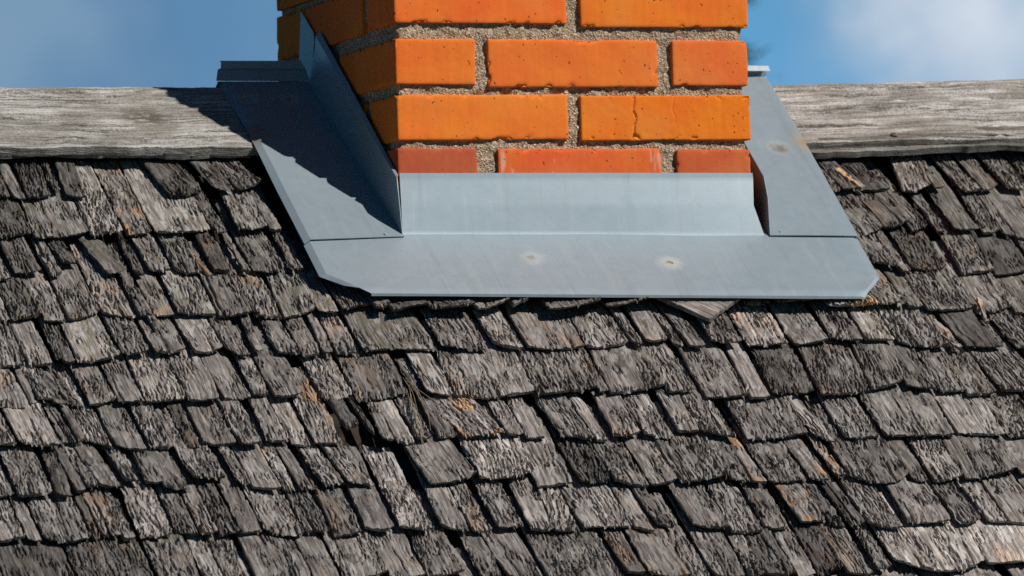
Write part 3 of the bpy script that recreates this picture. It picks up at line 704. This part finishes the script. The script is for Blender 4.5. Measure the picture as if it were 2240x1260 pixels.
def add_board(name, x0, x1, prof, th, seed, color, zlift, cracks=(), label=None):
    T, ny, nz_, Dd = ridge_board(name, x0, x1, prof, seed, color, zlift, cracks)
    off = np.stack([np.zeros_like(Dd), -ny[None, :] * th + 0 * Dd, -nz_[None, :] * th + 0 * Dd], -1)
    me = mesh_shell(name, T, T + off, np.stack([T[..., 0], Dd, np.full_like(Dd, seed * 0.31)], -1), (0, 0.013, 0.0), rad(60))
    o = link(name, me, M_RIDGE, roof, color)
    if label: o['label'] = label
    return o

def prof_from(yb, pitch, ridge_y=0.356, ridge_z=0.2430, back=0.10):
    t = math.tan(rad(pitch))
    return [(yb, ridge_z - (ridge_y - yb) * t), ((yb + ridge_y) / 2, ridge_z - (ridge_y - yb) * t / 2 + 0.0015), (ridge_y - 0.012, ridge_z - 0.012 * t), (ridge_y, ridge_z - 0.003),
            (ridge_y + 0.012, ridge_z - 0.012 * t), (ridge_y + back, ridge_z - back * t)]
flat = lambda X: 0.0015 * np.sin(X * 5.0) + 0 * X
rise = lambda X: 0.003 + 0.011 * sstep(X, 0.55, 1.15) - 0.0 * X
add_board('ridge_board', -1.5, 0.0, prof_from(0.2040, 34.0), 0.013, 1, (0.43, 0, 0, 1), flat,
          [(-0.50, -0.26, 0.166, 0.0030, 0.010), (-0.70, -0.18, 0.016, 0.0032, 0.011), (-0.75, -0.50, 0.075, 0.0022, 0.005), (-0.44, -0.17, 0.030, 0.0022, 0.006)],
          'silvery grey ridge board with a dark knot, half in chimney shadow')
add_board('ridge_board', 0.53, 2.0, prof_from(0.2045, 34.0), 0.013, 2, (0.48, 0, 0, 1), rise,
          [(0.66, 1.00, 0.160, 0.0024, 0.007), (0.72, 1.02, 0.085, 0.0020, 0.005), (0.95, 1.2, 0.05, 0.002, 0.004), (0.70, 1.3, 0.014, 0.0026, 0.007)],
          'pale sunlit ridge board reaching from the flashing to the far end')
# thin split strip under each ridge board
def under_strip(x0, x1, yl0, yl1, seed, lift, color, wl):
    n = int((x1 - x0) / 0.003); mcount = 30
    X, b = np.meshgrid(np.linspace(x0, x1, n), np.linspace(0, 0.11, mcount), indexing='ij')
    vv = yl0 + (yl1 - yl0) * (X - x0) / (x1 - x0) + b + (vn(X / 0.05, seed, 1.5) - 0.5) * 0.010 * np.exp(-b / 0.03) + (vn(X / 0.012, seed, 2.5) - 0.5) * 0.004 * np.exp(-b / 0.01)
    h = (vn(X / 0.06, b / 0.0045, seed) - 0.5) * 0.004 - np.exp(-((vn(X / 0.09, b / 0.014, seed + 2.0) - 0.5) / 0.05) ** 2) * 0.004
    ww = wl + h + lift(X) * 0.8 - 0.06 * b
    T = rf(X, vv, ww); B = rf(X, vv, ww - h - 0.010)
    link('ridge_strip', mesh_shell('ridge_strip', T, B, np.stack([X, b, np.full_like(X, seed * 0.7)], -1), (0, 0.012, 0), rad(60)), M_RIDGE, roof, color)
under_strip(-1.5, -0.150, 0.246, 0.250, 31, flat, (0.26, 0, 0, 1), -0.010)
under_strip(0.67, 2.0, 0.238, 0.275, 32, rise, (0.26, 0, 0, 1), -0.011)
under_strip(0.69, 1.25, 0.254, 0.275, 33, rise, (0.24, 0, 0, 1), -0.003)

# ------------------------------------------------------------------ the chimney
chimney = thing('brick_chimney', 'orange brick chimney with sandy mortar joints rising through the roof ridge', 'chimney')

def axis_pts(n0, n1, r, step):
    L = n1 - n0
    if L < 4 * r: return np.linspace(n0, n1, 4)
    inner = np.linspace(n0 + r, n1 - r, max(2, int(L / step)))
    return np.concatenate([[n0, n0 + 0.4 * r], inner, [n1 - 0.4 * r, n1]])

def rough_box(size, step, r, seed, disp, name, smooth=True):
    """box with rounded, chipped edges; disp(p, n, edge) returns an offset along the normal"""
    ax = [axis_pts(-s / 2, s / 2, r, step) for s in size]
    n = [len(a) for a in ax]
    ids = -np.ones(n, int); verts = []; faces = []
    surf = np.zeros(n, bool); surf[0] = surf[-1] = True; surf[:, 0] = surf[:, -1] = True; surf[:, :, 0] = surf[:, :, -1] = True
    I = np.argwhere(surf); ids[tuple(I.T)] = np.arange(len(I))
    p = np.stack([ax[0][I[:, 0]], ax[1][I[:, 1]], ax[2][I[:, 2]]], -1)
    def grid(g, flip):
        q = np.stack([g[:-1, :-1].ravel(), g[1:, :-1].ravel(), g[1:, 1:].ravel(), g[:-1, 1:].ravel()], -1)
        faces.append(q[:, ::-1] if flip else q)
    grid(ids[0], True); grid(ids[-1], False); grid(ids[:, 0], False); grid(ids[:, -1], True); grid(ids[:, :, 0], True); grid(ids[:, :, -1], False)
    half = np.array(size) / 2
    core = np.clip(p, -(half - r), half - r); d = p - core; l = np.linalg.norm(d, axis=1, keepdims=True)
    nrm = d / np.maximum(l, 1e-9)
    p2 = core + nrm * r
    dist = np.sort(half - np.abs(p), axis=1)[:, 1]          # distance to the nearest edge along the face
    p3 = p2 + nrm * disp(p2, nrm, dist)[:, None]
    return mesh_np(name, p3, np.concatenate(faces), smooth=smooth)

def brick_disp(seed, chip, crack=None):
    k = seed * 2.13
    def f(p, n, e):
        x, y, z = p.T
        h = (vn(x / 0.05 + k, y / 0.05, z / 0.03) - 0.5) * 0.0014 + (vn(x / 0.007 + k, y / 0.007, z / 0.007) - 0.5) * 0.0005
        c = vn(x / 0.011 + k, y / 0.011 + 7, z / 0.011) * 0.65 + vn(x / 0.004 + k, y / 0.004, z / 0.004) * 0.35
        h -= sstep(c, 0.66, 0.74) * np.exp(-(e / 0.0045) ** 2) * 0.0045 * chip
        h -= np.exp(-(e / 0.0018)) * 0.0007
        if crack is not None:
            for x0, zt, zb, dep in crack:
                path = x0 + (vn(z / 0.012, k, 3.3) - 0.5) * 0.010
                h -= np.exp(-((x - path) / 0.0009) ** 2) * dep * sstep(z, zb - 0.004, zb) * sstep(zt - z, -0.004, 0.0) * (n[:, 1] < -0.5)
            h -= np.exp(-(((x + 0.046) / 0.0045) ** 2 + ((z + 0.030) / 0.005) ** 2)) * 0.008 * (n[:, 1] < -0.3)
        return h
    return f

def brick(x0, x1, y0, y1, z0, z1, seed, col, step=0.0028, chip=1.0, crack=None):
    me = rough_box((x1 - x0, y1 - y0, z1 - z0), step, 0.0015, seed, brick_disp(seed, chip, crack), 'brick')
    o = link('brick', me, M_BRICK, chimney, col)
    o.location = ((x0 + x1) / 2, (y0 + y1) / 2, (z0 + z1) / 2)
    rr = np.random.RandomState(seed)
    o.rotation_euler = (rr.normal(0, 0.004), rr.normal(0, 0.003), rr.normal(0, 0.005))
    return o

YF = 0.012; DEP = 0.545; YB = YF + DEP
OR = [(0.62, 0.142, 0.022, 1), (0.60, 0.125, 0.020, 1), (0.64, 0.152, 0.020, 1), (0.61, 0.145, 0.023, 1), (0.58, 0.135, 0.026, 1)]
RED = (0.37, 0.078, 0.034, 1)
# front faces as measured, course by course: (x0, x1, z0, z1)
FRONT = {
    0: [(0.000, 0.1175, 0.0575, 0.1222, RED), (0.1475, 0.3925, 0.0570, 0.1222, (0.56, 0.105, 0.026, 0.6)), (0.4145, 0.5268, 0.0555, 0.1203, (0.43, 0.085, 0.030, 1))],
    1: [(0.0015, 0.2543, 0.1336, 0.1975, (0.63, 0.155, 0.022, 1)), (0.2722, 0.5284, 0.1330, 0.1967, (0.61, 0.142, 0.013, 1))],
    2: [(0.0012, 0.1188, 0.2110, 0.2752, OR[0]), (0.1376, 0.3912, 0.2078, 0.2748, (0.61, 0.136, 0.024, 1)), (0.4122, 0.5268, 0.2106, 0.2753, (0.60, 0.134, 0.028, 1))],
    3: [(0.0005, 0.2562, 0.2966, 0.3610, (0.63, 0.126, 0.022, 1)), (0.2760, 0.5294, 0.2925, 0.3600, (0.62, 0.146, 0.018, 1))],
}
rb = random.Random(4)
seed = 10
for c in range(-1, 17):
    fine = 0 <= c <= 3
    step = 0.0034 if fine else 0.03
    if c in FRONT:
        fr = FRONT[c]
    else:
        z0 = 0.0575 + 0.0777 * c
        fr = [(0, .1175, z0, z0 + .0645), (.1375, .391, z0, z0 + .0645), (.411, .527, z0, z0 + .0645)] if c % 2 == 0 else [(0, .2545, z0, z0 + .0645), (.274, .528, z0, z0 + .0645)]
        fr = [f + (rb.choice(OR),) for f in fr]
    z0 = np.mean([f[2] for f in fr]); z1 = np.mean([f[3] for f in fr])
    if c % 2 == 0:                    # side stretchers show their ends at the front
        for i, f in enumerate(fr):
            seed += 1
            if i == 1:
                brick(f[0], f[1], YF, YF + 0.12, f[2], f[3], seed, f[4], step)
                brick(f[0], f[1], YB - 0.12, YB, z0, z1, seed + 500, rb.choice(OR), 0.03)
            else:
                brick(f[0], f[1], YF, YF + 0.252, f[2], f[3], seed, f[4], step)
                brick(f[0], f[1], YB - 0.252, YB, z0, z1, seed + 500, rb.choice(OR), 0.005 if fine and i == 0 else 0.03)
    else:
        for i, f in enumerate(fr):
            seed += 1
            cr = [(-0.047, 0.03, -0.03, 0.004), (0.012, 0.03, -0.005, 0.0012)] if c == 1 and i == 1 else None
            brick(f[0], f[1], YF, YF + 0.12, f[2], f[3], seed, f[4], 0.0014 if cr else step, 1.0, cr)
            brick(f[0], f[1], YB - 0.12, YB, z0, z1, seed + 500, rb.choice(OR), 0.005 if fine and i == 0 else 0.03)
        x = fr[0][0]
        brick(x, x + 0.12, YF + 0.143, YF + 0.402, z0, z1, seed + 900, rb.choice(OR), step)
        x = fr[1][1]
        brick(x - 0.12, x, YF + 0.143, YF + 0.402, z0, z1, seed + 950, rb.choice(OR), 0.03)

def mortar_disp(p, n, e):
    x, y, z = p.T
    h = (vn(x / 0.020, y / 0.020, z / 0.014) - 0.5) * 0.006 + (vn(x / 0.0065, y / 0.0065, z / 0.0065) - 0.5) * 0.0042 + (vn(x / 0.0031, y / 0.0031, z / 0.0031 + 9) - 0.5) * 0.0022
    return h
RC = 0.0065
zb0, zb1 = 0.055, 0.365
mo = link('mortar', rough_box((0.528 - 2 * RC, DEP - 2 * RC, zb1 - zb0), 0.0034, 0.004, 1, mortar_disp, 'mortar'), M_MORTAR, chimney)
mo.location = (0.264, (YF + YB) / 2, (zb0 + zb1) / 2)
mo = link('mortar', rough_box((0.528 - 2 * RC, DEP - 2 * RC, 0.20), 0.02, 0.004, 1, lambda p, n, e: 0 * e, 'mortar'), M_MORTAR, chimney)
mo.location = (0.264, (YF + YB) / 2, zb0 - 0.098)
mo = link('mortar', rough_box((0.528 - 2 * RC, DEP - 2 * RC, 0.95), 0.02, 0.004, 1, lambda p, n, e: 0 * e, 'mortar'), M_MORTAR, chimney)
mo.location = (0.264, (YF + YB) / 2, zb1 - 0.004 + 0.475)

# ------------------------------------------------------------------ the flashing
flashing = thing('chimney_flashing', 'galvanised sheet metal flashing folded round the chimney foot', 'flashing')

def refine(rows, su, sv):
    """bilinear refinement of a coarse net of points"""
    P0 = np.array(rows, float)
    def along(Pa, axis, n):
        m_ = Pa.shape[axis]; out_ = []
        pieces = [np.linspace(0, 1, n[i] + 1)[: -1] + i for i in range(m_ - 1)] + [np.array([m_ - 1.0])]
        tt = np.concatenate(pieces); i0 = np.minimum(tt.astype(int), m_ - 2); fr_ = tt - i0
        a_ = np.take(Pa, i0, axis); b_ = np.take(Pa, i0 + 1, axis)
        shp = [1, 1, 1]; shp[axis] = len(tt); fr_ = fr_.reshape(shp)
        return a_ * (1 - fr_) + b_ * fr_
    return along(along(P0, 0, su), 1, sv)

def sheet(name, rows, su, sv, parent, amp=0.0006, seed=0, th=0.0011, dents=()):
    G = refine(rows, su, sv)
    du = np.gradient(G, axis=1); dv = np.gradient(G, axis=0)
    n = np.cross(du, dv); n /= np.maximum(np.linalg.norm(n, axis=2, keepdims=True), 1e-9)
    k = seed * 4.1
    h = (vn(G[..., 0] / 0.11 + k, G[..., 1] / 0.09, G[..., 2] / 0.09) - 0.5) * amp * 2 + (vn(G[..., 0] / 0.035 + k, G[..., 1] / 0.03, G[..., 2] / 0.03) - 0.5) * amp * 0.5
    for c, r, d in dents:
        h = h - d * np.exp(-(np.linalg.norm(G - np.array(c), axis=2) / r) ** 2)
    T = G + n * h[..., None]
    V, F = slab(T, T - n * th)
    me = mesh_np(name, V, F[:, ::-1], sharp=rad(22))
    return link(name, me, M_ZINC, parent)

r_ = lambda u, v, wv=0.0: tuple(float(x) for x in rf(u, v, wv))
# apron: the sheet lying on the shingles in front of the chimney; left column is its bent-down edge
ap_rows = []
for v0, v1, ul, ur, drop in ((0.030, 0.030, -0.147, 0.676, 0.0), (-0.050, -0.055, -0.1475, 0.674, 0.0), (-0.1015, -0.1215, -0.1478, 0.6715, 0.0), (-0.126, -0.146, -0.119, 0.652, 0.0),
                             (-0.140, -0.158, -0.1025, 0.6415, 0.0005), (-0.152, -0.1715, -0.0885, 0.6315, -0.0010), (-0.1530, -0.1725, -0.0880, 0.6310, -0.0028), (-0.1500, -0.1700, -0.0885, 0.6300, -0.0038)):
    inner = 0.0085 if ul < -0.13 else 0.005
    dl = -0.0045 if ul < -0.13 else (-0.004 if ul < -0.11 else 0.0)
    ap_rows.append([r_(ul, v0, dl + drop), r_(ul + inner, v0, drop), r_(ur - 0.006, v1, drop), r_(ur, v1, drop - 0.002)])
apron = sheet('apron', ap_rows, [10, 8, 4, 3, 3, 1, 1], [3, 70, 2], flashing, 0.0005, 1,
              dents=[(r_(0.1693, -0.0659), 0.014, 0.0022), (r_(0.3683, -0.0807), 0.014, 0.0022)])
up = [[(0.0005, -0.0060, -0.0030), (0.268, -0.0080, -0.0044), (0.5365, -0.0125, -0.0076)],
      [(0.0005, -0.0014, -0.0002), (0.268, -0.0034, -0.0016), (0.5365, -0.0082, -0.0047)],
      [(0.0005, -0.0004, 0.0006), (0.268, -0.0025, -0.0007), (0.5365, -0.0073, -0.0038)],
      [(0.0005, 0.0000, 0.0020), (0.268, -0.0021, 0.0008), (0.5360, -0.0070, -0.0022)],
      [(0.0010, 0.0035, 0.0420), (0.268, 0.0010, 0.0410), (0.5240, -0.0010, 0.0400)],
      [(0.0012, 0.0070, 0.0790), (0.268, 0.0055, 0.0790), (0.5268, 0.0050, 0.0790)],
      [(0.0012, 0.0074, 0.0872), (0.268, 0.0059, 0.0868), (0.5262, 0.0054, 0.0862)]]
sheet('upstand', up, [1, 1, 1, 8, 8, 4], [35, 35], apron, 0.0004, 2)
# left side panel with its upstand
RY, RZ = 0.360, 0.2475
ls = [[r_(-0.148, -0.0205, 0.0000), r_(-0.1385, -0.0165, 0.0050), r_(0.0005, -0.0085, 0.0045)],
      [r_(-0.1475, 0.120, -0.0020), r_(-0.1380, 0.120, 0.0032), r_(-0.0070, 0.120, 0.0025)],
      [r_(-0.1478, 0.226, 0.0005), r_(-0.1385, 0.226, 0.0050), r_(-0.0100, 0.226, 0.0035)],
      [r_(-0.1482, 0.2845, 0.0010), r_(-0.1388, 0.2800, 0.0055), r_(-0.0120, 0.2800, 0.0040)],
      [(-0.1500, RY - 0.004, RZ - 0.006), (-0.1400, RY, RZ), (-0.0135, RY, RZ)]]
lp = sheet('side_panel', ls, [14, 12, 6, 14], [3, 14], flashing, 0.0007, 3, dents=[(r_(-0.1214, 0.385), 0.01, 0.002), (r_(-0.0565, 0.385), 0.01, 0.002)])
lp['label'] = 'left sheet metal panel, mostly in the chimney shadow'
lu = [[(-0.0005, -0.006, -0.0025), (-0.0075, 0.098, 0.0715), (-0.0125, 0.228, 0.1635), (-0.0140, 0.362, 0.2440)],
      [(-0.0035, -0.002, 0.0560), (-0.0050, 0.098, 0.1240), (-0.0065, 0.228, 0.2160), (-0.0070, 0.350, 0.2930)],
      [(-0.0040, 0.002, 0.0800), (-0.0075, 0.098, 0.1470), (-0.0085, 0.228, 0.2370), (-0.0080, 0.342, 0.3120)],
      [(-0.0015, 0.008, 0.0840), (-0.0035, 0.098, 0.1520), (-0.0030, 0.228, 0.2425), (-0.0030, 0.336, 0.3170)]]
sheet('upstand', lu, [4, 3, 2], [12, 14, 14], lp, 0.0009, 4)
# right side panel
RRY, RRZ = 0.345, 0.2550
rs_ = [[r_(0.5430, -0.0125, 0.0045), r_(0.6740, -0.0160, 0.0050), r_(0.6800, -0.0175, -0.0005)],
       [r_(0.5430, 0.110, 0.0048), r_(0.6785, 0.110, 0.0050), r_(0.6835, 0.110, 0.0015)],
       [r_(0.5430, 0.218, 0.0060), r_(0.6820, 0.218, 0.0070), r_(0.6870, 0.218, 0.0040)],
       [(0.5430, RRY, RRZ), (0.6850, RRY, RRZ), (0.6900, RRY, RRZ - 0.003)]]
rp = sheet('side_panel', rs_, [14, 14, 16], [14, 2], flashing, 0.0007, 5, dents=[(r_(0.641, 0.229, 0.012), 0.016, 0.003)])
rp['label'] = 'right sheet metal panel, sunlit, with a rust stain on its edge'
ru = [[(0.5435, -0.0110, -0.0055), (0.5435, 0.0870, 0.0680), (0.5435, 0.1720, 0.1335), (0.5435, 0.345, 0.2550)],
      [(0.5425, -0.0085, 0.0500), (0.5425, 0.0870, 0.1200), (0.5425, 0.1720, 0.1830), (0.5425, 0.342, 0.3000)],
      [(0.5395, -0.0035, 0.0800), (0.5400, 0.0870, 0.1500), (0.5400, 0.1720, 0.2130), (0.5390, 0.340, 0.3300)]]
sheet('upstand', [[p for p in row] for row in ru][::-1], [3, 4], [10, 10, 14], rp, 0.0008, 6)
# back half of the flashing over the far slope and the seams standing on the ridge
bk = lambda p: (p[0], 2 * RIDGE_Y - p[1], p[2])
for (xa, xb, zt, nm) in ((-0.150, -0.0135, 0.0, 'left'), (0.543, 0.690, 0.008, 'right')):
    yy = RY if nm == 'left' else RRY
    zz = RZ if nm == 'left' else RRZ
    rows_b = [[(xb, yy + 0.004, zz), (xa, yy + 0.004, zz)], [(xb, yy + 0.15, zz - 0.088), (xa, yy + 0.15, zz - 0.088)], [(xb, yy + 0.34, zz - 0.222), (xa, yy + 0.34, zz - 0.222)]]
    sheet('back_panel', rows_b, [6, 6], [10], flashing, 0.0008, 7)
    if nm == 'left':
        seam = [[(xa - 0.004, yy - 0.002, zz + 0.001), (xb, yy - 0.002, zz + 0.001)], [(xa, yy + 0.003, zz + 0.017), (xb - 0.004, yy + 0.003, zz + 0.0165)],
                [(xa + 0.004, yy + 0.0005, zz + 0.019), (xb - 0.006, yy + 0.0005, zz + 0.019)], [(xa + 0.005, yy + 0.002, zz + 0.0300), (xb - 0.012, yy + 0.002, zz + 0.0310)], [(xa + 0.005, yy + 0.009, zz + 0.0300), (xb - 0.012, yy + 0.009, zz + 0.0310)]]
    else:
        seam = [[(xb - 0.160, yy - 0.0075, zz + 0.0095), (xb + 0.0020, yy - 0.0065, zz + 0.0085)], [(xb - 0.160, yy - 0.0060, zz + 0.0175), (xb - 0.0005, yy - 0.0050, zz + 0.0165)],
                [(xb - 0.160, yy + 0.004, zz + 0.0190), (xb - 0.0005, yy + 0.004, zz + 0.0180)], [(xb - 0.160, yy + 0.008, zz + 0.002), (xb - 0.0005, yy + 0.008, zz + 0.002)]]
    sheet('ridge_seam', seam, [2] * (len(seam) - 1), [16], flashing, 0.0008, 8)
lub = [[(-0.0100, 0.362, 0.2445), (-0.0100, 0.440, 0.1960)], [(-0.0035, 0.362, 0.3060), (-0.0035, 0.437, 0.2850)], [(-0.0025, 0.368, 0.3200), (-0.0025, 0.422, 0.3560)]]
sheet('back_upstand', lub, [5, 3], [8], flashing, 0.001, 9)
rub = [[(0.5460, 0.352, 0.2545), (0.5460, 0.62, 0.082)], [(0.5400, 0.352, 0.325), (0.5400, 0.62, 0.19)]]
sheet('back_upstand', rub, [5], [10], flashing, 0.001, 10)

def screw(u, v, wv):
    V = []; F = []; n = 10
    for rr_, hh in ((0.0034, 0.0), (0.0034, 0.0008), (0.0026, 0.0016), (0.0009, 0.0013)):
        for k in range(n):
            th = 2 * math.pi * k / n; V.append(r_(u + rr_ * math.cos(th), v + rr_ * math.sin(th), wv + hh))
    for i in range(3):
        for k in range(n): F.append((i * n + k, i * n + (k + 1) % n, (i + 1) * n + (k + 1) % n, (i + 1) * n + k))
    F.append(tuple(range(3 * n, 4 * n)))
    me = bpy.data.meshes.new('screw'); me.from_pydata(V, [], F); me.update()
    link('screw', me, M_ZINC, flashing)
screw(-0.0256, -0.004, 0.0042); screw(0.5626, -0.0035, 0.0045)

# nail in the right ridge board
def nail(p, name='nail'):
    V = []; n = 8; F = []
    d = np.array([0, -math.sin(rad(31)), math.cos(rad(31))]); a = np.array([1.0, 0, 0]); b = np.cross(d, a)
    for rr_, hh in ((0.0045, -0.004), (0.0048, 0.001), (0.0030, 0.0022)):
        for k in range(n):
            th = 2 * math.pi * k / n; V.append(tuple(np.array(p) + rr_ * (a * math.cos(th) * 1.3 + b * math.sin(th)) + d * hh))
    for i in range(2):
        for k in range(n): F.append((i * n + k, i * n + (k + 1) % n, (i + 1) * n + (k + 1) % n, (i + 1) * n + k))
    F.append(tuple(range(2 * n, 3 * n)))
    me = bpy.data.meshes.new(name); me.from_pydata(V, [], F); me.update(); link(name, me, M_IRON, roof)

nail((0.835, 0.217, 0.1585))

# dry stems caught in a gap between the shingles
stems = []
rs = np.random.RandomState(77)
for i in range(6):
    u0 = -0.088 + rs.normal(0, 0.006); v0 = -0.345 + rs.normal(0, 0.015); l = 0.07 + 0.10 * rs.rand(); d = rs.normal(0.06, 0.22)
    pts = [rf(u0 + d * x * l + 0.006 * math.sin(3 * x + i), v0 - x * l, -0.022 + 0.012 * math.sin(2.2 * x) + rs.normal(0, 0.0006)) for x in np.linspace(0, 1, 7)]
    stems.append((pts, [0.00055] * 6 + [0.0003]))
o = link('dry_grass', tube_mesh('dry_grass', stems), M_STRAW)
o['label'] = 'few dry grass stems caught in a dark gap between shingles below the apron'; o['category'] = 'dry grass'
roof['kind'] = 'thing'
